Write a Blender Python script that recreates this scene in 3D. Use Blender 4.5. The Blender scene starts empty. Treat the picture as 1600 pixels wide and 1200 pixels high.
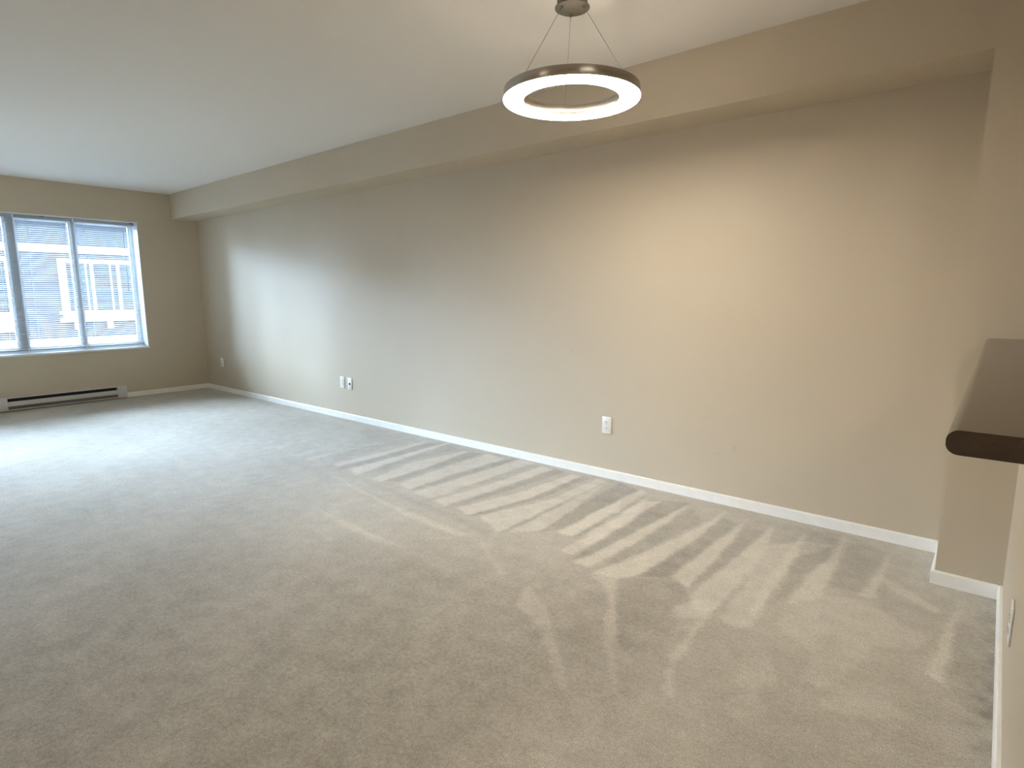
import bpy, bmesh, math, random
import numpy as np
from mathutils import Matrix, Vector

scene = bpy.context.scene
C = scene.collection
random.seed(7)

# ------------------------------------------------------------------ camera
CAM = Vector((8.0273, -3.3118, 1.2218))
F_PX, YAW, PITCH, ROLL = 912.93, math.radians(39.8775), math.radians(8.774), math.radians(-0.157)
fwd = Vector((-math.sin(YAW) * math.cos(PITCH), math.cos(YAW) * math.cos(PITCH), -math.sin(PITCH)))
rgt = Vector((math.cos(YAW), math.sin(YAW), 0))
upv = rgt.cross(fwd)
r2 = math.cos(ROLL) * rgt + math.sin(ROLL) * upv
u2 = -math.sin(ROLL) * rgt + math.cos(ROLL) * upv
cam_d = bpy.data.cameras.new('camera')
cam_d.sensor_fit = 'HORIZONTAL'
cam_d.sensor_width = 36.0
cam_d.lens = F_PX / 1600 * 36.0
cam_d.clip_start = 0.02
cam_d.clip_end = 200
cam = bpy.data.objects.new('camera', cam_d)
C.objects.link(cam)
M4 = Matrix((r2, u2, -fwd)).transposed().to_4x4()
M4.translation = CAM
cam.matrix_world = M4
scene.camera = cam

# ------------------------------------------------------------------ world (even overcast sky)
SKY_COL = (0.60, 0.765, 1.0)
SKY_STRENGTH = 11.0
world = bpy.data.worlds.new('overcast_sky')
scene.world = world
world.use_nodes = True
bg = world.node_tree.nodes['Background']
bg.inputs['Color'].default_value = (*SKY_COL, 1)
bg.inputs['Strength'].default_value = SKY_STRENGTH

# the sun behind thin cloud over the neighbouring roof: a very broad, soft source
sun_d = bpy.data.lights.new('veiled_sun', 'SUN')
sun_d.energy = 50.0
sun_d.angle = math.radians(70)
sun_d.color = (0.60, 0.775, 1.0)
sun = bpy.data.objects.new('veiled_sun', sun_d)
sun.rotation_euler = Vector((1.0, 0.40, -0.76)).to_track_quat('-Z', 'Y').to_euler()
sun.location = (-20, -6, 17)
C.objects.link(sun)

# ------------------------------------------------------------------ lights of the place + exposure
RING_COL, RING_STRENGTH = (1.0, 0.91, 0.77), 27.5
# round ceiling fixture at the kitchen end (it throws the ring lamp's faint shadow on the long wall)
hall = bpy.data.lights.new('hall_ceiling_light', 'POINT')
hall.energy = 1.6
hall.color = (1.0, 0.89, 0.74)
hall.shadow_soft_size = 0.07
hall_o = bpy.data.objects.new('hall_ceiling_light', hall)
hall_o.location = (6.0, -4.7, 2.35)
C.objects.link(hall_o)

# long ceiling fixture of the kitchen on the other side of the half wall
kit = bpy.data.lights.new('kitchen_ceiling_light', 'AREA')
kit.shape = 'RECTANGLE'; kit.size = 1.2; kit.size_y = 0.4
kit.energy = 12
kit.color = (1.0, 0.91, 0.77)
kit_o = bpy.data.objects.new('kitchen_ceiling_light', kit)
kit_o.location = (9.35, -3.0, 2.38)
kit_o.rotation_euler = (0, 0, math.pi / 2)
C.objects.link(kit_o)

scene.view_settings.view_transform = 'Standard'
scene.view_settings.look = 'None'
scene.view_settings.gamma = 1.0
scene.view_settings.use_curve_mapping = False
scene.view_settings.exposure = 1.2
scene.cycles.max_bounces = 10
scene.cycles.diffuse_bounces = 7
scene.cycles.glossy_bounces = 4
scene.cycles.sample_clamp_indirect = 8.0

# ------------------------------------------------------------------ room dimensions (metres)
H = 2.44            # ceiling
ZS, DS = 2.142, 0.291   # soffit underside, soffit depth
L1, D1, L2 = 7.909, 0.370, 8.131   # projecting wall corner, its depth, half wall face
XE, YB = 10.6, -5.0
HB, TB = 0.058, 0.014
WY0, WY1, WZ0, WZ1 = -2.47, -0.668, 0.597, 2.076   # window opening
WT = 0.24

# ------------------------------------------------------------------ materials
def srgb(r, g, b):
    def f(c):
        c /= 255.0
        return c / 12.92 if c <= 0.04045 else ((c + 0.055) / 1.055) ** 2.4
    return (f(r), f(g), f(b), 1)

def mat(name, col, rough=0.5, metal=0.0, spec=0.5):
    m = bpy.data.materials.new(name)
    m.use_nodes = True
    b = m.node_tree.nodes['Principled BSDF']
    b.inputs['Base Color'].default_value = col
    b.inputs['Roughness'].default_value = rough
    b.inputs['Metallic'].default_value = metal
    b.inputs['Specular IOR Level'].default_value = spec
    return m

def nodes_of(m):
    nt = m.node_tree
    return nt, nt.nodes, nt.links, nt.nodes['Principled BSDF']

def add_bump(m, scale, strength, dist=0.002, detail=3):
    nt, N, L, b = nodes_of(m)
    tc = N.new('ShaderNodeNewGeometry')
    no = N.new('ShaderNodeTexNoise')
    no.inputs['Scale'].default_value = scale
    no.inputs['Detail'].default_value = detail
    bp = N.new('ShaderNodeBump')
    bp.inputs['Strength'].default_value = strength
    bp.inputs['Distance'].default_value = dist
    L.new(tc.outputs['Position'], no.inputs['Vector'])
    L.new(no.outputs['Fac'], bp.inputs['Height'])
    L.new(bp.outputs['Normal'], b.inputs['Normal'])
    return m

def vary(m, scale, amount, detail=4):
    """a gentle value variation of the base colour"""
    nt, N, L, b = nodes_of(m)
    col = tuple(b.inputs['Base Color'].default_value)
    tc = N.new('ShaderNodeNewGeometry')
    no = N.new('ShaderNodeTexNoise')
    no.inputs['Scale'].default_value = scale
    no.inputs['Detail'].default_value = detail
    mr = N.new('ShaderNodeMapRange')
    mr.inputs['From Min'].default_value = 0.25
    mr.inputs['From Max'].default_value = 0.75
    mr.inputs['To Min'].default_value = 1 - amount
    mr.inputs['To Max'].default_value = 1 + amount
    mx = N.new('ShaderNodeVectorMath')
    mx.operation = 'SCALE'
    mx.inputs[0].default_value = col[:3]
    L.new(tc.outputs['Position'], no.inputs['Vector'])
    L.new(no.outputs['Fac'], mr.inputs['Value'])
    L.new(mr.outputs['Result'], mx.inputs['Scale'])
    L.new(mx.outputs['Vector'], b.inputs['Base Color'])
    return mx

WALL_COL = (0.575, 0.488, 0.368, 1)
M_wall = mat('beige_wall_paint', WALL_COL, 0.55, spec=0.35)
mxw = vary(M_wall, 1.3, 0.025)
add_bump(M_wall, 260, 0.10, 0.001)
# scuff marks left on the long wall paint
def scuffs(m, mx, spots):
    nt, N, L, b = nodes_of(m)
    prev = mx.outputs['Vector']
    geo = N.new('ShaderNodeNewGeometry')
    for (x, z, rx, rz, a) in spots:
        sub = N.new('ShaderNodeVectorMath'); sub.operation = 'SUBTRACT'
        sub.inputs[1].default_value = (x, 0, z)
        mul = N.new('ShaderNodeVectorMath'); mul.operation = 'MULTIPLY'
        mul.inputs[1].default_value = (1 / rx, 1.0, 1 / rz)
        ln = N.new('ShaderNodeVectorMath'); ln.operation = 'LENGTH'
        no = N.new('ShaderNodeTexNoise'); no.inputs['Scale'].default_value = 45
        ad = N.new('ShaderNodeMath'); ad.operation = 'ADD'
        mr = N.new('ShaderNodeMapRange'); mr.interpolation_type = 'SMOOTHSTEP'
        mr.inputs['From Min'].default_value = 0.6
        mr.inputs['From Max'].default_value = 1.6
        mr.inputs['To Min'].default_value = 1 - a
        mr.inputs['To Max'].default_value = 1
        sc = N.new('ShaderNodeVectorMath'); sc.operation = 'SCALE'
        L.new(geo.outputs['Position'], sub.inputs[0])
        L.new(sub.outputs['Vector'], mul.inputs[0])
        L.new(mul.outputs['Vector'], ln.inputs[0])
        L.new(geo.outputs['Position'], no.inputs['Vector'])
        L.new(ln.outputs['Value'], ad.inputs[0])
        L.new(no.outputs['Fac'], ad.inputs[1])
        L.new(ad.outputs['Value'], mr.inputs['Value'])
        L.new(prev, sc.inputs[0])
        L.new(mr.outputs['Result'], sc.inputs['Scale'])
        prev = sc.outputs['Vector']
    L.new(prev, b.inputs['Base Color'])
M_wall_long = mat('beige_wall_paint_scuffed', WALL_COL, 0.55, spec=0.35)
mxl = vary(M_wall_long, 1.3, 0.025)
add_bump(M_wall_long, 260, 0.10, 0.001)
scuffs(M_wall_long, mxl, [(6.92, 0.345, 0.016, 0.03, 0.10), (6.82, 0.296, 0.04, 0.008, 0.06),
                          (5.80, 0.83, 0.012, 0.02, 0.07), (6.75, 0.50, 0.03, 0.012, 0.04)])

M_ceil = mat('white_ceiling_paint', (0.80, 0.755, 0.70, 1), 0.8, spec=0.2)
add_bump(M_ceil, 160, 0.15, 0.0015)
M_trim = mat('white_trim_paint', (0.90, 0.87, 0.81, 1), 0.40, spec=0.45)
vary(M_trim, 25, 0.03)
M_white = mat('white_plastic', (0.82, 0.80, 0.75, 1), 0.4)
M_vinyl = mat('white_vinyl', (0.78, 0.79, 0.80, 1), 0.4)
M_mull = mat('backlit_vinyl_post', (0.42, 0.41, 0.40, 1), 0.5)  # posts greyed in colour, standing in for their backlit shade
M_reveal = mat('white_reveal_paint', (0.78, 0.78, 0.77, 1), 0.6)
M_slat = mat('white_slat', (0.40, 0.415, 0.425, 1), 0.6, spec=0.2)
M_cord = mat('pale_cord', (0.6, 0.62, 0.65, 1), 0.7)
M_brass = mat('bronze_bracket', (0.13, 0.085, 0.05, 1), 0.5, 0.3)
M_dark = mat('dark_slot', (0.012, 0.010, 0.009, 1), 0.7)
M_port = mat('black_port', (0.01, 0.01, 0.01, 1), 0.5)
M_slotgrey = mat('grey_slot', (0.04, 0.036, 0.034, 1), 0.6)
M_heater = mat('heater_enamel', (0.62, 0.60, 0.57, 1), 0.4)
M_fin = mat('heater_fins', (0.16, 0.145, 0.13, 1), 0.5, 0.4)
M_metal = mat('brushed_nickel', (0.50, 0.46, 0.41, 1), 0.24, 1.0)
add_bump(M_metal, 400, 0.05, 0.0004)
M_canopy = mat('satin_nickel', (0.17, 0.15, 0.12, 1), 0.5, 0.55)
M_cable = mat('steel_cable', (0.30, 0.28, 0.25, 1), 0.45, 0.8)
M_screw = mat('screw_metal', (0.35, 0.34, 0.32, 1), 0.4, 0.9)
M_glow = mat('glowing_diffuser', (0.9, 0.88, 0.84, 1), 0.5)
_b = M_glow.node_tree.nodes['Principled BSDF']
_b.inputs['Emission Color'].default_value = (*RING_COL, 1)
_b.inputs['Emission Strength'].default_value = RING_STRENGTH

# dark brown laminate with faint streaks
M_lam = mat('brown_laminate', (0.050, 0.026, 0.018, 1), 0.36, spec=1.0)
nt, N, L, b = nodes_of(M_lam)
geo = N.new('ShaderNodeNewGeometry')
mp = N.new('ShaderNodeMapping'); mp.inputs['Scale'].default_value = (9, 60, 30)
no = N.new('ShaderNodeTexNoise'); no.inputs['Scale'].default_value = 1.0; no.inputs['Detail'].default_value = 5
cr = N.new('ShaderNodeValToRGB')
cr.color_ramp.elements[0].position = 0.3; cr.color_ramp.elements[0].color = (0.020, 0.009, 0.006, 1)
cr.color_ramp.elements[1].position = 0.8; cr.color_ramp.elements[1].color = (0.056, 0.030, 0.020, 1)
L.new(geo.outputs['Position'], mp.inputs['Vector']); L.new(mp.outputs['Vector'], no.inputs['Vector'])
L.new(no.outputs['Fac'], cr.inputs['Fac']); L.new(cr.outputs['Color'], b.inputs['Base Color'])
rr = N.new('ShaderNodeMapRange'); rr.inputs['To Min'].default_value = 0.10; rr.inputs['To Max'].default_value = 0.17
L.new(no.outputs['Fac'], rr.inputs['Value']); L.new(rr.outputs['Result'], b.inputs['Roughness'])

# cut-pile carpet: colour follows the brushed direction of the pile (mesh attribute "nap")
M_carpet = mat('beige_carpet', (0.4, 0.37, 0.31, 1), 0.95, spec=0.1)
nt, N, L, b = nodes_of(M_carpet)
b.inputs['Sheen Weight'].default_value = 0.25
b.inputs['Sheen Roughness'].default_value = 0.6
geo = N.new('ShaderNodeNewGeometry')
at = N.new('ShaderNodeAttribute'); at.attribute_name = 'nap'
n1 = N.new('ShaderNodeTexNoise'); n1.inputs['Scale'].default_value = 240; n1.inputs['Detail'].default_value = 2
n2 = N.new('ShaderNodeTexNoise'); n2.inputs['Scale'].default_value = 70; n2.inputs['Detail'].default_value = 4
n3 = N.new('ShaderNodeTexNoise'); n3.inputs['Scale'].default_value = 11; n3.inputs['Detail'].default_value = 5; n3.inputs['Roughness'].default_value = 0.65
for n in (n1, n2, n3):
    L.new(geo.outputs['Position'], n.inputs['Vector'])
def mrange(src, a, bb, lo=0.25, hi=0.75):
    m_ = N.new('ShaderNodeMapRange'); m_.clamp = False
    m_.inputs['From Min'].default_value = lo; m_.inputs['From Max'].default_value = hi
    m_.inputs['To Min'].default_value = a; m_.inputs['To Max'].default_value = bb
    L.new(src, m_.inputs['Value']); return m_.outputs['Result']
def math2(op, a, bb):
    m_ = N.new('ShaderNodeMath'); m_.operation = op
    L.new(a, m_.inputs[0]); L.new(bb, m_.inputs[1]); return m_.outputs['Value']
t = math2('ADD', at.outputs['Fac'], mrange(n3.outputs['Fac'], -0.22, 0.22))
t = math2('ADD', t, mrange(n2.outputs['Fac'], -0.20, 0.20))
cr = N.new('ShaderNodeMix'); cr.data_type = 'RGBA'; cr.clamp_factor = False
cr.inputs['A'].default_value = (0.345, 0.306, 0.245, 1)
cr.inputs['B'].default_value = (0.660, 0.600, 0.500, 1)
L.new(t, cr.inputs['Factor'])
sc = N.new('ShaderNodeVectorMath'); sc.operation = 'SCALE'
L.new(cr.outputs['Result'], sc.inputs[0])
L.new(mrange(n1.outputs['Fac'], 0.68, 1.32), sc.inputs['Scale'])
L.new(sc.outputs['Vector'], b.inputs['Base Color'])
bp = N.new('ShaderNodeBump'); bp.inputs['Strength'].default_value = 0.55; bp.inputs['Distance'].default_value = 0.006
hsum = math2('ADD', n1.outputs['Fac'], mrange(n2.outputs['Fac'], 0, 1, 0, 1))
L.new(hsum, bp.inputs['Height']); L.new(bp.outputs['Normal'], b.inputs['Normal'])

# outdoors
M_siding = mat('blue_grey_siding', (0.034, 0.037, 0.042, 1), 0.7, spec=0.2)
vary(M_siding, 3, 0.06)
M_extwhite = mat('exterior_white_trim', (0.33, 0.34, 0.35, 1), 0.7, spec=0.2)
M_extglass = mat('neighbour_glass', (0.018, 0.026, 0.034, 1), 0.3, spec=0.1)
M_extblind = mat('neighbour_blind', (0.055, 0.062, 0.068, 1), 0.6, spec=0.1)
M_outer = mat('outer_wall_paint', (0.20, 0.20, 0.20, 1), 0.8)
M_ground = mat('wet_asphalt', (0.12, 0.12, 0.12, 1), 0.8)
M_glass = bpy.data.materials.new('window_glass'); M_glass.use_nodes = True
nt = M_glass.node_tree; nt.nodes.clear()
o_ = nt.nodes.new('ShaderNodeOutputMaterial')
tr = nt.nodes.new('ShaderNodeBsdfTransparent'); tr.inputs['Color'].default_value = (0.93, 0.96, 0.97, 1)
gl = nt.nodes.new('ShaderNodeBsdfGlossy'); gl.inputs['Roughness'].default_value = 0.02
fr = nt.nodes.new('ShaderNodeFresnel'); fr.inputs['IOR'].default_value = 1.45
mx = nt.nodes.new('ShaderNodeMixShader')
nt.links.new(fr.outputs['Fac'], mx.inputs['Fac']); nt.links.new(tr.outputs['BSDF'], mx.inputs[1])
nt.links.new(gl.outputs['BSDF'], mx.inputs[2]); nt.links.new(mx.outputs['Shader'], o_.inputs['Surface'])

# ------------------------------------------------------------------ mesh helpers
def box(bm, x0, x1, y0, y1, z0, z1):
    x0, x1 = min(x0, x1), max(x0, x1); y0, y1 = min(y0, y1), max(y0, y1); z0, z1 = min(z0, z1), max(z0, z1)
    v = [bm.verts.new(p) for p in ((x0, y0, z0), (x1, y0, z0), (x1, y1, z0), (x0, y1, z0),
                                   (x0, y0, z1), (x1, y0, z1), (x1, y1, z1), (x0, y1, z1))]
    for f in ((0, 3, 2, 1), (4, 5, 6, 7), (0, 1, 5, 4), (1, 2, 6, 5), (2, 3, 7, 6), (3, 0, 4, 7)):
        bm.faces.new([v[i] for i in f])
    return v

def bevel(bm, w, seg=2):
    bmesh.ops.bevel(bm, geom=bm.edges[:], offset=w, segments=seg, profile=0.5, affect='EDGES', clamp_overlap=True)

def prism(bm, prof, axis, a0, a1):
    """extrude a closed 2-D profile along axis (0 x, 1 y, 2 z)"""
    def pt(p, a):
        if axis == 0: return (a, p[0], p[1])
        if axis == 1: return (p[0], a, p[1])
        return (p[0], p[1], a)
    A = [bm.verts.new(pt(p, a0)) for p in prof]
    B = [bm.verts.new(pt(p, a1)) for p in prof]
    n = len(prof)
    for i in range(n):
        bm.faces.new((A[i], A[(i + 1) % n], B[(i + 1) % n], B[i]))
    bm.faces.new(A[::-1]); bm.faces.new(B)

def lathe(bm, prof, seg=64, closed=False):
    rings = []
    for (r, z) in prof:
        if r < 1e-6:
            rings.append([bm.verts.new((0, 0, z))] * seg)
        else:
            rings.append([bm.verts.new((r * math.cos(2 * math.pi * i / seg), r * math.sin(2 * math.pi * i / seg), z)) for i in range(seg)])
    pairs = list(zip(rings, rings[1:]))
    if closed: pairs.append((rings[-1], rings[0]))
    for a, b_ in pairs:
        for i in range(seg):
            j = (i + 1) % seg
            vs = []
            for v in (a[i], a[j], b_[j], b_[i]):
                if v not in vs: vs.append(v)
            if len(vs) >= 3: bm.faces.new(vs)

def tube(bm, p, q, r, seg=8):
    p, q = Vector(p), Vector(q)
    d = (q - p).normalized()
    a = d.orthogonal().normalized(); b_ = d.cross(a)
    P = []; Q = []
    for i in range(seg):
        w = a * math.cos(2 * math.pi * i / seg) * r + b_ * math.sin(2 * math.pi * i / seg) * r
        P.append(bm.verts.new(p + w)); Q.append(bm.verts.new(q + w))
    for i in range(seg):
        j = (i + 1) % seg
        bm.faces.new((P[i], P[j], Q[j], Q[i]))
    bm.faces.new(P[::-1]); bm.faces.new(Q)

def obj(name, bm, m, parent=None, smooth=False, loc=None):
    bmesh.ops.recalc_face_normals(bm, faces=bm.faces[:])
    me = bpy.data.meshes.new(name)
    bm.to_mesh(me); bm.free()
    me.materials.append(m)
    if smooth:
        me.polygons.foreach_set('use_smooth', [True] * len(me.polygons))
        me.set_sharp_from_angle(angle=math.radians(35))
    o = bpy.data.objects.new(name, me)
    C.objects.link(o)
    if parent: o.parent = parent
    if loc: o.location = loc
    return o

def share(name, o, parent, loc):
    c = o.copy(); c.name = name
    C.objects.link(c); c.parent = parent; c.location = loc
    return c

def boxes(name, lst, m, parent=None, bev=0.0, seg=2, loc=None):
    bm = bmesh.new()
    for b_ in lst: box(bm, *b_)
    if bev: bevel(bm, bev, seg)
    return obj(name, bm, m, parent, bool(bev), loc)

def empty(name, loc, rz=0.0):
    o = bpy.data.objects.new(name, None)
    o.empty_display_size = 0.1
    o.location = loc; o.rotation_euler = (0, 0, rz)
    C.objects.link(o)
    return o

def tag(o, label, cat, group=None, kind=None):
    o['label'] = label; o['category'] = cat
    if group: o['group'] = group
    if kind: o['kind'] = kind
    return o

# ------------------------------------------------------------------ carpet floor
def pix2floor(u, v):
    d = fwd * F_PX + r2 * (u - 800) + u2 * (600 - v)
    t_ = -CAM.z / d.z
    return (CAM.x + t_ * d.x, CAM.y + t_ * d.y)

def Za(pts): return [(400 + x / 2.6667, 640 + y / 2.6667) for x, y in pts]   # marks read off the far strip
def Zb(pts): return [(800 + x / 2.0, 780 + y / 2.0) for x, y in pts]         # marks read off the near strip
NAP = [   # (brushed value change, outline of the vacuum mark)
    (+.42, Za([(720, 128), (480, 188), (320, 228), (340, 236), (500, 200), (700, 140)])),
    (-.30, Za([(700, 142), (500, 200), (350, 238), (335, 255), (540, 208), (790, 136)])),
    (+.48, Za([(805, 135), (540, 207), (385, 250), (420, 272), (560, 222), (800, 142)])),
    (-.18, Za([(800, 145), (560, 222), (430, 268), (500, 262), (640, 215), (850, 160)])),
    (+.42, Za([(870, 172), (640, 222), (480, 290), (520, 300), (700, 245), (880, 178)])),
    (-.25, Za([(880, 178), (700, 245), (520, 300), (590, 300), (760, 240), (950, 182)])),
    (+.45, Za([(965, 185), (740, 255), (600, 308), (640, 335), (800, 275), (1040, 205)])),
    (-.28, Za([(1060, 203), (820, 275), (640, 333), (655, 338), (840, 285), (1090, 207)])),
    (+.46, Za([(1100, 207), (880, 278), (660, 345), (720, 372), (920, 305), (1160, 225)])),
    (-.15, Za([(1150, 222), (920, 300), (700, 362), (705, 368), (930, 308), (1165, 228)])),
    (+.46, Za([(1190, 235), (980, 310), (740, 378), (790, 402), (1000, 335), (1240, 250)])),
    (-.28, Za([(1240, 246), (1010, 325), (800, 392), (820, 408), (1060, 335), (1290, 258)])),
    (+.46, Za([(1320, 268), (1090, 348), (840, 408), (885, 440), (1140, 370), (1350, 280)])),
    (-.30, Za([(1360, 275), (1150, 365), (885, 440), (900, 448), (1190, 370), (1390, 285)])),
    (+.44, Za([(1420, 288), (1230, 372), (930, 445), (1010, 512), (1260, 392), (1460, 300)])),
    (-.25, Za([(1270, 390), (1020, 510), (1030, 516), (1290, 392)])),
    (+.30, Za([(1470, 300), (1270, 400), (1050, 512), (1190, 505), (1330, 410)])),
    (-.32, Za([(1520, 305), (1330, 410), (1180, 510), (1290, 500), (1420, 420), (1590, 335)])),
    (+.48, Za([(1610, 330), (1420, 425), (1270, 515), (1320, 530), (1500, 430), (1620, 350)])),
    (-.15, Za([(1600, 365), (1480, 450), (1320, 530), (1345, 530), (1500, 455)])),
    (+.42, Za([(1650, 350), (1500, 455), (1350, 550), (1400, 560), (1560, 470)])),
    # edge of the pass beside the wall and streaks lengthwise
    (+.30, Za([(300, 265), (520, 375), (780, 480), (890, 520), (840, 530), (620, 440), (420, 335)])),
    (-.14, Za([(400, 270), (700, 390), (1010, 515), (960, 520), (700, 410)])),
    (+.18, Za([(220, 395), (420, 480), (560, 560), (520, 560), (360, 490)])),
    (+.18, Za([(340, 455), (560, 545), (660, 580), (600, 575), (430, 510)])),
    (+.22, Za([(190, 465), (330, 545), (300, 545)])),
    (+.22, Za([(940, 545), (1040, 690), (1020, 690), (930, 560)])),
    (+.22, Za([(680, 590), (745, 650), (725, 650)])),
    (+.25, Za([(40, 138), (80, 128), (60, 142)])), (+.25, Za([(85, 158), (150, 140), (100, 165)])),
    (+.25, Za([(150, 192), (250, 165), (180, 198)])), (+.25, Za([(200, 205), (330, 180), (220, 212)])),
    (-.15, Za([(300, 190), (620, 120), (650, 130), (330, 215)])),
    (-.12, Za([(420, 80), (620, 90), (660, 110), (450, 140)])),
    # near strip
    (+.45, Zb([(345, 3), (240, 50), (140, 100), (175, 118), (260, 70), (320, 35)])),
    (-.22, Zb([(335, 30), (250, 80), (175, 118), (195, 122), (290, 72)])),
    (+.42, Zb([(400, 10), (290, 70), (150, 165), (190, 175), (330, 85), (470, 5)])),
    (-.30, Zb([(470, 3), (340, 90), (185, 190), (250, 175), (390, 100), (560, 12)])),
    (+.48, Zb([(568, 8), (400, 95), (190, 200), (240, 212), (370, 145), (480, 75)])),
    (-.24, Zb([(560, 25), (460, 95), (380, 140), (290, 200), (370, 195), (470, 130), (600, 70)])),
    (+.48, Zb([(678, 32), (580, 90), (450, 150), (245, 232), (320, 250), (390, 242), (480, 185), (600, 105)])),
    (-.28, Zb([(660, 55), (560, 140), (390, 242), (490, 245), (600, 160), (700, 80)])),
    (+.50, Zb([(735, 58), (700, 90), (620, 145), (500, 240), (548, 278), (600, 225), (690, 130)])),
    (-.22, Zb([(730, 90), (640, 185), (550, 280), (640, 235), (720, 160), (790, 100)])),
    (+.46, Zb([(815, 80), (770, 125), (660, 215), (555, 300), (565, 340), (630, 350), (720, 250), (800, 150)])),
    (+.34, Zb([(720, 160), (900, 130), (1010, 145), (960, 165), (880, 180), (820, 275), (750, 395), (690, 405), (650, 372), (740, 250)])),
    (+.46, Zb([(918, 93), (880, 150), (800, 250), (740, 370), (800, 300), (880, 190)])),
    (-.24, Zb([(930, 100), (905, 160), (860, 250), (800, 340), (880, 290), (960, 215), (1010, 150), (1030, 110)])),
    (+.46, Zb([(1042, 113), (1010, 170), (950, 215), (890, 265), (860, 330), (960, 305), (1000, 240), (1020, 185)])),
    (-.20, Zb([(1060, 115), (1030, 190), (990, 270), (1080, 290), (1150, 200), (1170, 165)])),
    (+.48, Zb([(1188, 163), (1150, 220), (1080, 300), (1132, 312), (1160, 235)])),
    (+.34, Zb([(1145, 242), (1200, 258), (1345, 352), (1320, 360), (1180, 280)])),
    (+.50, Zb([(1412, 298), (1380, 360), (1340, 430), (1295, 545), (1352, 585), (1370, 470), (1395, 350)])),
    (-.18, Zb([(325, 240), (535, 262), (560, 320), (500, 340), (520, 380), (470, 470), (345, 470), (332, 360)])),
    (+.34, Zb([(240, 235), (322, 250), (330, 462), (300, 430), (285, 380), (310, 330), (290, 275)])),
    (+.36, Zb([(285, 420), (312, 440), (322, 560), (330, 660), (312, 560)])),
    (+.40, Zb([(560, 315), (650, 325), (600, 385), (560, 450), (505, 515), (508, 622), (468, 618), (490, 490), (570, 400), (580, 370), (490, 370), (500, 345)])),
    (+.26, Zb([(50, 265), (110, 340), (150, 480), (172, 610), (135, 560), (90, 400), (10, 330)])),
    (+.22, Zb([(960, 300), (1120, 320), (1200, 380), (1310, 430), (1260, 470), (1120, 460), (1080, 520), (980, 600), (900, 560), (940, 480), (820, 400), (850, 340)])),
    (+.20, Zb([(720, 500), (800, 490), (830, 560), (760, 620), (700, 570)])),
    (+.18, Zb([(1040, 560), (1180, 590), (1220, 680), (1100, 690), (960, 650)])),
    (+.18, Zb([(640, 630), (760, 600), (800, 660), (700, 690)])),
    (-.16, Zb([(1380, 420), (1500, 330), (1512, 700), (1400, 660), (1370, 560)])),
]

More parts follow.
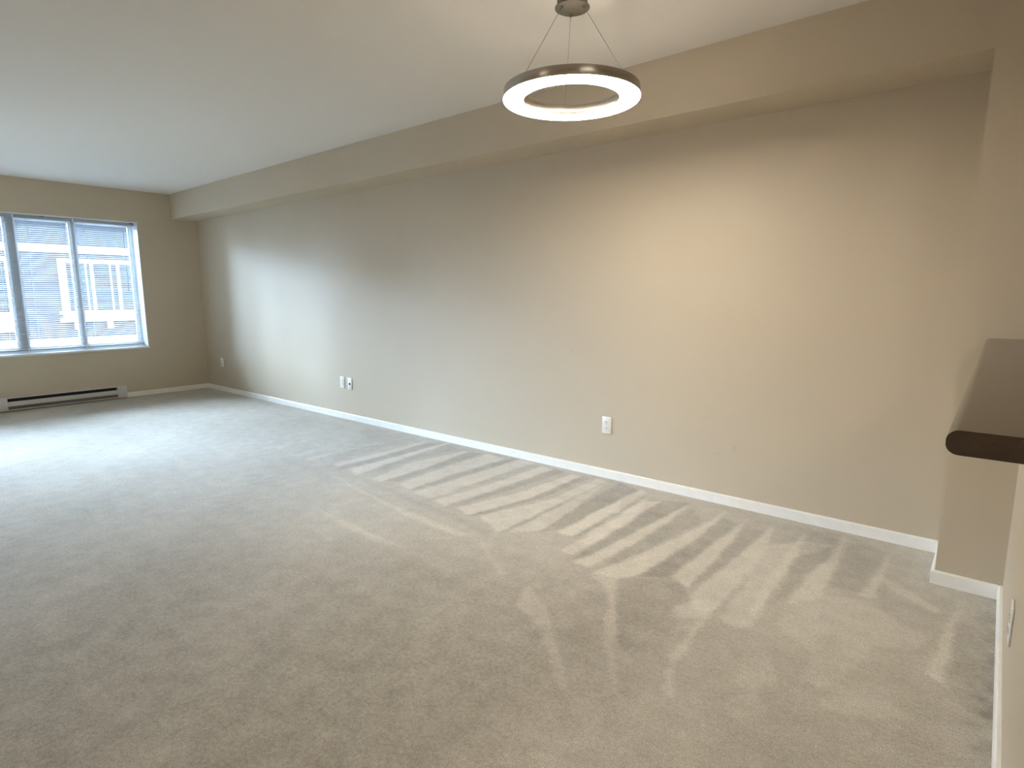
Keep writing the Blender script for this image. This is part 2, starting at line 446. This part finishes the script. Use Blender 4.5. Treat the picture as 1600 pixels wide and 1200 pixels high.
def build_floor():
    xs = np.concatenate([np.arange(0, 4.8, 0.025), np.arange(4.8, 8.2, 0.0105), np.linspace(8.2, XE, 6)])
    ys = np.concatenate([np.linspace(YB, -3.4, 8)[:-1], np.arange(-3.4, -2.3, 0.03), np.arange(-2.3, 0.0, 0.0105), [0.0]])
    X, Y = np.meshgrid(xs, ys)
    X = X.ravel(); Y = Y.ravel()
    rng = np.random.default_rng(3)
    polys = [(a, np.array([pix2floor(*p) for p in pts])) for a, pts in NAP]
    def inside(px, py, pg):
        r = np.zeros(px.shape, bool)
        n = len(pg); j = n - 1
        for i in range(n):
            xi, yi = pg[i]; xj, yj = pg[j]
            if yi != yj:
                c = ((yi > py) != (yj > py)) & (px < (xj - xi) * (py - yi) / (yj - yi) + xi)
                r ^= c
            j = i
        return r
    def wav(x, y, s, k):
        return (np.sin(x * s + k) * np.sin(y * s * 1.13 + 1.7 * k) + 0.6 * np.sin(x * s * 2.3 + y * s * 1.9 + k * 2.1)) / 1.6
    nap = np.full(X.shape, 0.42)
    # base nap value lowered smoothly over the near-left part of the floor
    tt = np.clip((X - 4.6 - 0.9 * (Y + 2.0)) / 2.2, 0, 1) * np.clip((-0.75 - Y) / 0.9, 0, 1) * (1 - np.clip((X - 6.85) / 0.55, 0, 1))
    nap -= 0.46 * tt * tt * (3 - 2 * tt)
    # broad tracks, footfalls
    nap += 0.10 * wav(X, Y, 2.1, 0.4) + 0.07 * wav(X, Y, 5.3, 2.0) + 0.05 * wav(X + Y, Y - X, 9.0, 1.0)
    wx = 0.006 * wav(X, Y, 17, 0.3) + 0.003 * wav(X, Y, 57, 1.3)
    wy = 0.006 * wav(X, Y, 13, 2.3) + 0.003 * wav(X, Y, 61, 0.7)
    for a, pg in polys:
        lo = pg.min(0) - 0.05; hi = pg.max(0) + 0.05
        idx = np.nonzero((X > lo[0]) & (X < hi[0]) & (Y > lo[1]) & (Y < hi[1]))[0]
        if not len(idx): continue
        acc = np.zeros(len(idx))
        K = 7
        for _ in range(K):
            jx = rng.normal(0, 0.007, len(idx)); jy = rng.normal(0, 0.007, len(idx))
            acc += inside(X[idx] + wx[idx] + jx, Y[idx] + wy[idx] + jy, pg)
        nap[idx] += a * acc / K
    # soiled edge beside the half wall baseboard
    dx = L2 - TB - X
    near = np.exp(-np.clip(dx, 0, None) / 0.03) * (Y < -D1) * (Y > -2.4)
    nap += 0.20 * np.exp(-((X - 5.2) ** 2 + (Y + 1.45) ** 2 * 1.6) / 0.75 ** 2)
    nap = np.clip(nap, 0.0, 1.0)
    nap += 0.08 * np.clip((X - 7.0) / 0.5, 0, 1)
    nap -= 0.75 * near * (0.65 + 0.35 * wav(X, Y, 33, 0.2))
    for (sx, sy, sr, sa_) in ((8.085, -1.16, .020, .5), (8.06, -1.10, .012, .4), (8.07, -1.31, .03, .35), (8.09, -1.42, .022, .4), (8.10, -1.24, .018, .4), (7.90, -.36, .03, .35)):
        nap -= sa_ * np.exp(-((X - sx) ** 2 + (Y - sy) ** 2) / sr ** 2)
    nx, ny = len(xs), len(ys)
    co = np.zeros((nx * ny, 3)); co[:, 0] = X; co[:, 1] = Y
    i = np.arange(nx - 1); j = np.arange(ny - 1)
    I, J = np.meshgrid(i, j)
    a = (J * nx + I).ravel()
    quads = np.stack([a, a + 1, a + nx + 1, a + nx], 1)
    me = bpy.data.meshes.new('floor')
    me.vertices.add(nx * ny); me.vertices.foreach_set('co', co.ravel())
    nq = len(quads)
    me.loops.add(nq * 4); me.loops.foreach_set('vertex_index', quads.ravel().astype(np.int32))
    me.polygons.add(nq); me.polygons.foreach_set('loop_start', (np.arange(nq) * 4).astype(np.int32))
    me.update(calc_edges=True)
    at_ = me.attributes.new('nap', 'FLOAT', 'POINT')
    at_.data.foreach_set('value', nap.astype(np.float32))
    me.materials.append(M_carpet)
    o = bpy.data.objects.new('floor', me)
    C.objects.link(o)
    return tag(o, 'beige cut-pile carpet with pale vacuum marks across the whole room', 'carpet', kind='structure')
build_floor()

# ------------------------------------------------------------------ room shell
tag(boxes('ceiling', [(-WT, XE + .15, YB - .15, .15, H, H + .15)], M_ceil),
    'plain white painted ceiling of the room', 'ceiling', kind='structure')
tag(boxes('wall_right', [(-WT, L1 + .05, 0, .15, -.1, H + .01)], M_wall_long),
    'long beige wall with outlets running under the soffit', 'wall', kind='structure')
DY0, DY1, DZ1 = -4.25, -2.95, 2.06     # glazed balcony door further along the window wall
wl = tag(boxes('wall_left', [(-WT, 0, YB, DY0, -.1, H + .01), (-WT, 0, DY0, DY1, DZ1, H + .01), (-WT, 0, DY1, WY0, -.1, H + .01), (-WT, 0, WY1, 0.0, -.1, H + .01),
                        (-WT, 0, WY0, WY1, -.1, WZ0 - .024), (-WT, 0, WY0, WY1, WZ1, H + .01)], M_wall),
    'beige far wall around the blind-covered window', 'wall', kind='structure')
tag(boxes('wall_corner', [(L1, XE, -D1, .15, -.1, H + .01)], M_wall),
    'beige wall projecting at the end of the long wall behind the counter', 'wall', kind='structure')
tag(boxes('wall_half', [(L2, L2 + .12, -2.36, -D1, -.1, 1.0125)], M_wall),
    'beige half wall under the dark bar counter', 'wall', kind='structure')
tag(boxes('wall_back', [(-WT, XE + .15, YB - .15, YB, -.1, H + .01)], M_wall),
    'beige wall behind the viewer', 'wall', kind='structure')
tag(boxes('wall_kitchen', [(XE, XE + .15, YB, .15, -.1, H + .01)], M_wall),
    'beige end wall of the kitchen side', 'wall', kind='structure')
bm = bmesh.new(); box(bm, 0, L1, -DS, 0, ZS, H)
tag(obj('trim_1', bm, M_wall), 'beige boxed soffit along the top of the long wall', 'soffit', kind='structure')

# baseboards: flat board with an eased top edge
def bb_prof(sign):   # (offset from wall, z)
    return [(0, 0), (sign * TB, 0), (sign * TB, HB - .006), (sign * (TB - .002), HB - .002), (sign * (TB - .006), HB), (0, HB)]
bm = bmesh.new(); prism(bm, bb_prof(-1), 0, 0, L1)
tag(obj('baseboard_right', bm, M_trim), 'white baseboard along the foot of the long wall', 'baseboard', kind='structure')
bm = bmesh.new(); prism(bm, bb_prof(1), 1, -0.9648, -TB)
prism(bm, bb_prof(1), 1, DY1 + .01, -2.17)
tag(obj('baseboard_left', bm, M_trim), 'white baseboard on the window wall beside the heater', 'baseboard', kind='structure')
bm = bmesh.new()     # one board mitred round the outer corner
rows = []
for (o_f, zz) in bb_prof(1):
    rows.append([bm.verts.new((L1 - o_f, -TB, zz)), bm.verts.new((L1 - o_f, -D1 - o_f, zz)), bm.verts.new((L2 - TB, -D1 - o_f, zz))])
for i in range(len(rows)):
    a, c = rows[i], rows[(i + 1) % len(rows)]
    for k in (0, 1):
        bm.faces.new((a[k], a[k + 1], c[k + 1], c[k]))
bm.faces.new([r[0] for r in rows]); bm.faces.new([r[2] for r in rows][::-1])
tag(obj('baseboard_corner', bm, M_trim), 'short white baseboard wrapping the projecting wall corner', 'baseboard', kind='structure')
bm = bmesh.new(); prism(bm, [(p[0] + L2, p[1]) for p in bb_prof(-1)], 1, -2.36, -D1)
tag(obj('baseboard_half', bm, M_trim), 'white baseboard along the half wall under the counter', 'baseboard', kind='structure')

# ------------------------------------------------------------------ window
win = empty('window_1', (0, 0, 0))
tag(win, 'wide three-part white vinyl window in the far wall', 'window', kind='structure')
FX0, FX1 = -.22, -.165
fw_ = .045
boxes('frame', [(FX0, FX1, WY0, WY1, WZ0, WZ0 + fw_), (FX0, FX1, WY0, WY1, WZ1 - .03, WZ1),
                (FX0, FX1, WY0, WY0 + fw_, WZ0 + fw_, WZ1 - .03), (FX0, FX1, WY1 - .03, WY1, WZ0 + fw_, WZ1 - .03)], M_vinyl, win)
boxes('mullion', [(FX0, FX1 + .012, -1.866, -1.796, WZ0 + fw_, WZ1 - .03)], M_mull, win, .003)
boxes('mullion', [(FX0, FX1 + .006, -1.291, -1.262, WZ0 + fw_, WZ1 - .03)], M_mull, win, .003)
SX0, SX1 = -.205, -.18
for (a, c) in ((WY0 + fw_, -1.866), (-1.796, -1.291), (-1.262, WY1 - .03)):
    s = .022
    boxes('sash', [(SX0, SX1, a, c, WZ0 + fw_, WZ0 + fw_ + s), (SX0, SX1, a, c, WZ1 - .03 - s, WZ1 - .03),
                   (SX0, SX1, a, a + s, WZ0 + fw_ + s, WZ1 - .03 - s), (SX0, SX1, c - s, c, WZ0 + fw_ + s, WZ1 - .03 - s)], M_vinyl, win)
    boxes('pane', [(-.1945, -.1905, a + s, c - s, WZ0 + fw_ + s, WZ1 - .03 - s)], M_glass, win)
boxes('reveal', [(-.165, -.0005, WY1 - .006, WY1, WZ0, WZ1), (-.165, -.0005, WY0, WY0 + .006, WZ0, WZ1),
                 (-.165, -.0005, WY0 + .006, WY1 - .006, WZ1 - .006, WZ1)], M_reveal, win)
boxes('sill', [(-.22, .016, WY0 - .004, WY1 + .008, WZ0 - .024, WZ0)], M_reveal, win, .004)

door = empty('door_1', (0, 0, 0))
tag(door, 'white framed sliding glass door left of the window', 'door', kind='structure')
boxes('frame', [(-.20, -.10, DY0, DY1, -.005, .045), (-.20, -.10, DY0, DY1, DZ1 - .05, DZ1),
                (-.20, -.10, DY0, DY0 + .05, .045, DZ1 - .05), (-.20, -.10, DY1 - .05, DY1, .045, DZ1 - .05)], M_vinyl, door)
ym = (DY0 + DY1) / 2
for a, c, xx in ((DY0 + .05, ym + .03, -.185), (ym - .03, DY1 - .05, -.145)):
    boxes('sash', [(xx, xx + .035, a, c, .045, .11), (xx, xx + .035, a, c, DZ1 - .12, DZ1 - .05),
                   (xx, xx + .035, a, a + .06, .11, DZ1 - .12), (xx, xx + .035, c - .06, c, .11, DZ1 - .12)], M_vinyl, door)
    boxes('pane', [(xx + .015, xx + .02, a + .06, c - .06, .11, DZ1 - .12)], M_glass, door)

# unseen storeys above, added to shade the gap between the buildings
tag(boxes('wall_shade_storey', [(-WT, 6, -9, 4, H + .16, 8.5)], M_outer), 'unseen outer wall above the window, added to shade the house opposite', 'wall', kind='structure')

# ------------------------------------------------------------------ blinds
BX = -.105
PITCH_S = 0.0215
def slat_mesh(w):
    bm = bmesh.new()
    prof = []
    n = 4
    for i in range(n + 1):
        t_ = -1 + 2 * i / n
        prof.append((t_ * .0125, .0012 * (1 - t_ * t_)))
    ca_, sa_ = math.cos(-.13), math.sin(-.13)
    prof = [(x * ca_ - z * sa_, x * sa_ + z * ca_) for x, z in prof]
    prof2 = [(x, z - .0006) for x, z in reversed(prof)]
    prism(bm, prof + prof2, 1, -w / 2, w / 2)
    return bm
def blind(y0, y1, label, cords, wand=None):
    w = y1 - y0; yc_ = (y0 + y1) / 2
    b_ = empty('window_blind', (BX, yc_, WZ0 + .02))
    tag(b_, label, 'blind', 'slatted blinds in the far window')
    zt = WZ1 - .006 - (WZ0 + .02)
    boxes('headrail', [(-.020, .020, -w / 2, w / 2, zt - .034, zt)], M_slat, b_, .003)
    boxes('bottom_rail', [(-.013, .013, -w / 2, w / 2, .004, .020)], M_slat, b_, .004)
    z = .040; first = None
    while z < zt - .042:
        if first is None:
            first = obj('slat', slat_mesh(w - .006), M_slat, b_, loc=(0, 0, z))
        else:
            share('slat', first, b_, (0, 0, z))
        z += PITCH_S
    for cy in cords:
        bm = bmesh.new()
        tube(bm, (.0145, cy - yc_, .02), (.0145, cy - yc_, zt - .034), .0011, 5)
        tube(bm, (-.0145, cy - yc_, .02), (-.0145, cy - yc_, zt - .034), .0011, 5)
        obj('ladder_cord', bm, M_cord, b_)
    if wand is not None:
        bm = bmesh.new(); tube(bm, (.03, wand - yc_, .58), (.026, wand - yc_, zt - .03), .0035, 6)
        obj('tilt_wand', bm, M_cord, b_)
    return b_
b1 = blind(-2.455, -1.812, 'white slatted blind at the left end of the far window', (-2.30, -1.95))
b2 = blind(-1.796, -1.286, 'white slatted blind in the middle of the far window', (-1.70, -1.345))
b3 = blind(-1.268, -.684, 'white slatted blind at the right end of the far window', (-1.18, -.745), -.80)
boxes('bracket', [(.018, .024, -.028, .012, 1.443, 1.455), (.018, .024, .006, .012, 1.425, 1.455)], M_brass, b3, loc=(0, .292 - .012, 0))
boxes('bracket', [(.018, .024, -.02, .02, 1.443, 1.452)], M_brass, b2, loc=(0, -.02, 0))
bm = bmesh.new(); tube(bm, (.032, -.72 + .976, .42), (.028, -.72 + .976, 1.42), .0012, 5)
bmesh.ops.create_uvsphere(bm, u_segments=8, v_segments=6, radius=.008, matrix=Matrix.Translation((.032, -.72 + .976, .42)))
obj('lift_cord', bm, M_cord, b3)

# ------------------------------------------------------------------ baseboard heater
HY0, HY1 = -2.168, -.965
ht = empty('baseboard_heater', (0, (HY0 + HY1) / 2, 0))
tag(ht, 'long off-white electric baseboard heater under the window', 'heater')
hw = (HY1 - HY0) / 2
boxes('back_plate', [(0.0005, .006, -hw + .1, hw - .1, .012, .150)], M_heater, ht)
e = .098
for s in (-1, 1):
    a, c = (-hw, -hw + e) if s < 0 else (hw - e, hw)
    boxes('end_cap', [(.0005, .062, a, c, .012, .150)], M_heater, ht, .005)
bm = bmesh.new()   # folded hood over the upper slot
prism(bm, [(.006, .150), (.050, .150), (.060, .144), (.060, .140), (.056, .140), (.048, .146), (.006, .146)], 1, -hw + e, hw - e)
obj('hood', bm, M_heater, ht)
bm = bmesh.new()   # front cover between the two slots
prism(bm, [(.058, .056), (.062, .060), (.062, .098), (.058, .106), (.054, .106), (.057, .098), (.057, .061), (.054, .056)], 1, -hw + e, hw - e)
obj('front_cover', bm, M_heater, ht)
boxes('bottom_tray', [(.006, .060, -hw + e, hw - e, .012, .022)], M_heater, ht)
boxes('inner_baffle', [(.006, .012, -hw + e, hw - e, .022, .146)], M_dark, ht)
boxes('heating_element', [(.020, .046, -hw + e, hw - e, .062, .100)], M_dark, ht)
boxes('lower_grille', [(.040, .046, -hw + e, hw - e, .022, .056)], M_fin, ht)

# ------------------------------------------------------------------ outlets and jacks
def plate(name, label, cat, loc, rz, kind, size=(.070, .114)):
    """face looks along local -y"""
    t_ = empty(name, loc, rz)
    tag(t_, label, cat)
    w, h = size
    boxes('cover_plate', [(-w / 2, w / 2, -.006, -.0003, -h / 2, h / 2)], M_white, t_, .0025)
    if kind == 'outlet':
        for s in (-1, 1):
            bm = bmesh.new()
            pr = []
            for i in range(20):
                a = 2 * math.pi * i / 20
                pr.append((max(-.0165, min(.0165, .019 * math.cos(a))), s * .0195 + max(-.0135, min(.0135, .0165 * math.sin(a)))))
            prism(bm, pr, 1, -.0082, -.005)
            rc = obj('receptacle', bm, M_white, t_)
            for sx, hh in ((-.0065, .0045), (.0065, .0038)):
                boxes('slot', [(sx - .0014, sx + .0014, -.0086, -.0080, s * .0195 + .003 - hh, s * .0195 + .003 + hh)], M_slotgrey, rc)
            bm = bmesh.new(); bmesh.ops.create_cone(bm, cap_ends=True, segments=10, radius1=.0027, radius2=.0027, depth=.0006,
                matrix=Matrix.Translation((0, -.0083, s * .0195 - .0078)) @ Matrix.Rotation(math.pi / 2, 4, 'X'))
            obj('ground_hole', bm, M_slotgrey, rc)
        bm = bmesh.new(); bmesh.ops.create_cone(bm, cap_ends=True, segments=10, radius1=.003, radius2=.0025, depth=.0012,
            matrix=Matrix.Translation((0, -.0064, 0)) @ Matrix.Rotation(math.pi / 2, 4, 'X'))
        obj('screw', bm, M_screw, t_)
    elif kind == 'jack':
        boxes('jack_port', [(-.014, .012, -.0072, -.0055, -.013, .006)], M_port, t_, .001)
        for s in (-1, 1):
            bm = bmesh.new(); bmesh.ops.create_cone(bm, cap_ends=True, segments=10, radius1=.003, radius2=.0025, depth=.0012,
                matrix=Matrix.Translation((0, -.0064, s * .042)) @ Matrix.Rotation(math.pi / 2, 4, 'X'))
            obj('screw', bm, M_white, t_)
    return t_
plate('wall_outlet', 'white duplex outlet on the long wall nearest the ring lamp', 'outlet', (6.081, 0, .359), 0, 'outlet')
plate('wall_outlet', 'white duplex outlet left of the jack plate on the long wall', 'outlet', (3.080, 0, .364), 0, 'outlet')
plate('jack_plate', 'white wall plate with a small black jack on the long wall', 'wall plate', (3.203, 0, .361), 0, 'jack')
plate('wall_outlet', 'small white outlet at the far corner next to the window wall', 'outlet', (.457, 0, .371), 0, 'outlet')
plate('wall_outlet', 'white outlet on the half wall under the bar counter', 'outlet', (L2, -1.245, .303), -math.pi / 2, 'outlet')

# ------------------------------------------------------------------ bar counter
bm = bmesh.new()
zt, tk = 1.0458, .0330
x0, x1 = 7.9855, 8.46
prof = []
rad = .0145
for (cx, cz, a0) in ((x0 + rad, zt - rad, 90), (x0 + rad, zt - tk + rad, 180)):
    for i in range(9):
        a = math.radians(a0 + 90 * i / 8)
        prof.append((cx + rad * math.cos(a), cz + rad * math.sin(a)))
prof += [(x1, zt - tk), (x1, zt)]
prism(bm, prof, 1, -2.3755, -D1)
tag(obj('bar_counter', bm, M_lam, smooth=True), 'dark brown laminate bar counter with rounded edge on the half wall', 'counter')

# ------------------------------------------------------------------ ring pendant lamp
RX, RY, RZ = 6.556, -1.160, 2.020
lamp = empty('pendant_lamp', (RX, RY, H))
tag(lamp, 'round metal ring pendant lamp with glowing underside hung from the ceiling', 'lamp')
zb = RZ - H
RO, RI, HT = .281, .203, .043
bm = bmesh.new()
lathe(bm, [(RO, zb + .004), (RO + .001, zb + .006), (RO + .001, zb + HT - .002), (RO - .001, zb + HT),
           (RI + .001, zb + HT), (RI - .001, zb + HT - .002), (RI - .001, zb + .006), (RI, zb + .004)], 128, closed=True)
ring = obj('ring_housing', bm, M_metal, lamp, True)
bm = bmesh.new()
lathe(bm, [(RO + .003, zb + .0035), (RO + .003, zb + .001), (RO + .001, zb - .0015), (RI - .001, zb - .0015), (RI - .003, zb + .001), (RI - .003, zb + .0035)], 128, closed=True)
diff = obj('diffuser', bm, M_glow, lamp, True)
CZ = -.068
bm = bmesh.new()
lathe(bm, [(0, CZ), (.068, CZ), (.071, CZ + .002), (.071, CZ + .005), (.066, CZ + .008), (.062, CZ + .012), (.062, -.0005), (0, -.0005)], 64)
can = obj('canopy', bm, M_canopy, lamp, True)
rm = (RO + RI) / 2
for k in range(3):
    a = math.radians(11 + 120 * k)
    ca, sa = math.cos(a), math.sin(a)
    bm = bmesh.new(); tube(bm, (ca * .052, sa * .052, CZ - .004), (ca * rm, sa * rm, zb + HT), .0011, 6)
    obj('cable', bm, M_cable, lamp)
    bm = bmesh.new()
    bmesh.ops.create_cone(bm, cap_ends=True, segments=12, radius1=.0035, radius2=.005, depth=.010, matrix=Matrix.Translation((ca * .052, sa * .052, CZ - .005)))
    obj('cable_grip', bm, M_screw, can)
    bm = bmesh.new()
    bmesh.ops.create_cone(bm, cap_ends=True, segments=12, radius1=.0035, radius2=.005, depth=.008, matrix=Matrix.Translation((ca * rm, sa * rm, zb + HT + .004)))
    obj('cable_grip', bm, M_screw, ring)
    bm = bmesh.new()
    bmesh.ops.create_cone(bm, cap_ends=True, segments=12, radius1=.0036, radius2=.0042, depth=.003, matrix=Matrix.Translation((ca * rm, sa * rm, zb - .0028)))
    obj('screw', bm, M_screw, diff)

# ------------------------------------------------------------------ neighbouring house outside
NX = -8.0
nb = empty('neighbour_house', (NX, .5, -3.2))
tag(nb, 'blue-grey clapboard house with white trim seen through the blinds', 'house')
def nbx(name, lst, m, parent=None, bev=0):
    p = parent or nb
    off = (NX, .5, -3.2)
    return boxes(name, [(a - (off[0]), b_ - off[0], c - off[1], d - off[1], e_ - off[2], f - off[2]) for a, b_, c, d, e_, f in lst], m, p, bev)
NY0, NY1, NZ0, NZ1 = -7.0, 8.0, -3.2, 2.98
nbx('wall', [(NX - .3, NX, NY0, NY1, NZ0, NZ1)], M_siding)
first = None
z = -1.6
while z < NZ1 - .1:
    if first is None:
        bm = bmesh.new()
        prism(bm, [(0, 0), (.022, 0), (.024, .004), (.006, .185), (0, .185)], 1, NY0 - .5, NY1 - .5)
        first = obj('siding_board', bm, M_siding, nb, loc=(0, 0, z + 3.2))
    else:
        share('siding_board', first, nb, (0, 0, z + 3.2))
    z += .172
nbx('belt_trim', [(NX, NX + .045, NY0, NY1, 2.135, 2.295)], M_extwhite)
nbx('belt_trim', [(NX, NX + .045, NY0, NY1, -.06, .26)], M_extwhite)
nbx('roof_eave', [(NX - .4, NX + .45, NY0 - .3, NY1 + .3, NZ1, NZ1 + .14)], M_extwhite)
def nwin(y0, y1, z0, z1, mull, bars):
    c = .14
    w_ = nbx('window', [(NX, NX + .05, y0, y1, z1 - .10, z1), (NX, NX + .05, y0, y1, z0 - .14, z0 + .02),
                        (NX, NX + .05, y0, y0 + c, z0 + .02, z1 - .10), (NX, NX + .05, y1 - c, y1, z0 + .02, z1 - .10)], M_extwhite)
    nbx('pane', [(NX + .024, NX + .028, y0 + c, y1 - c, z0, z1 - .1)], M_extglass, w_)
    for m_ in mull: nbx('mullion', [(NX + .02, NX + .048, m_ - .032, m_ + .032, z0 + .02, z1 - .10)], M_extwhite, w_)
    for m_ in bars: nbx('glazing_bar', [(NX + .026, NX + .042, m_ - .015, m_ + .015, z0 + .02, z1 - .10)], M_extwhite, w_)
    zz = z0 + .05
    while zz < z1 - .12:
        nbx('inner_slat', [(NX + .028, NX + .031, y0 + c, y1 - c, zz, zz + .02)], M_extblind, w_)
        zz += .055
    return w_
w1 = nwin(.32, 2.10, .86, 2.02, (.939, 1.459), (.829, 1.304))
nbx('sill_apron', [(NX, NX + .09, .26, 2.16, .62, .72), (NX, NX + .16, .26, 2.16, .80, .85)], M_extwhite, w1)
for yy in (.55, 1.18, 1.85):
    nbx('bracket', [(NX + .05, NX + .13, yy - .05, yy + .05, .45, .80)], M_extwhite, w1)
w2 = nwin(-2.3, -.44, .85, 2.02, (-1.7, -1.05), ())
nbx('sill_apron', [(NX, NX + .09, -2.36, -.40, .45, .72)], M_extwhite, w2)
tag(boxes('ground', [(-60, -WT - .01, -60, 60, -3.4, -3.2)], M_ground), 'dark paved ground outside between the buildings', 'ground', kind='structure')
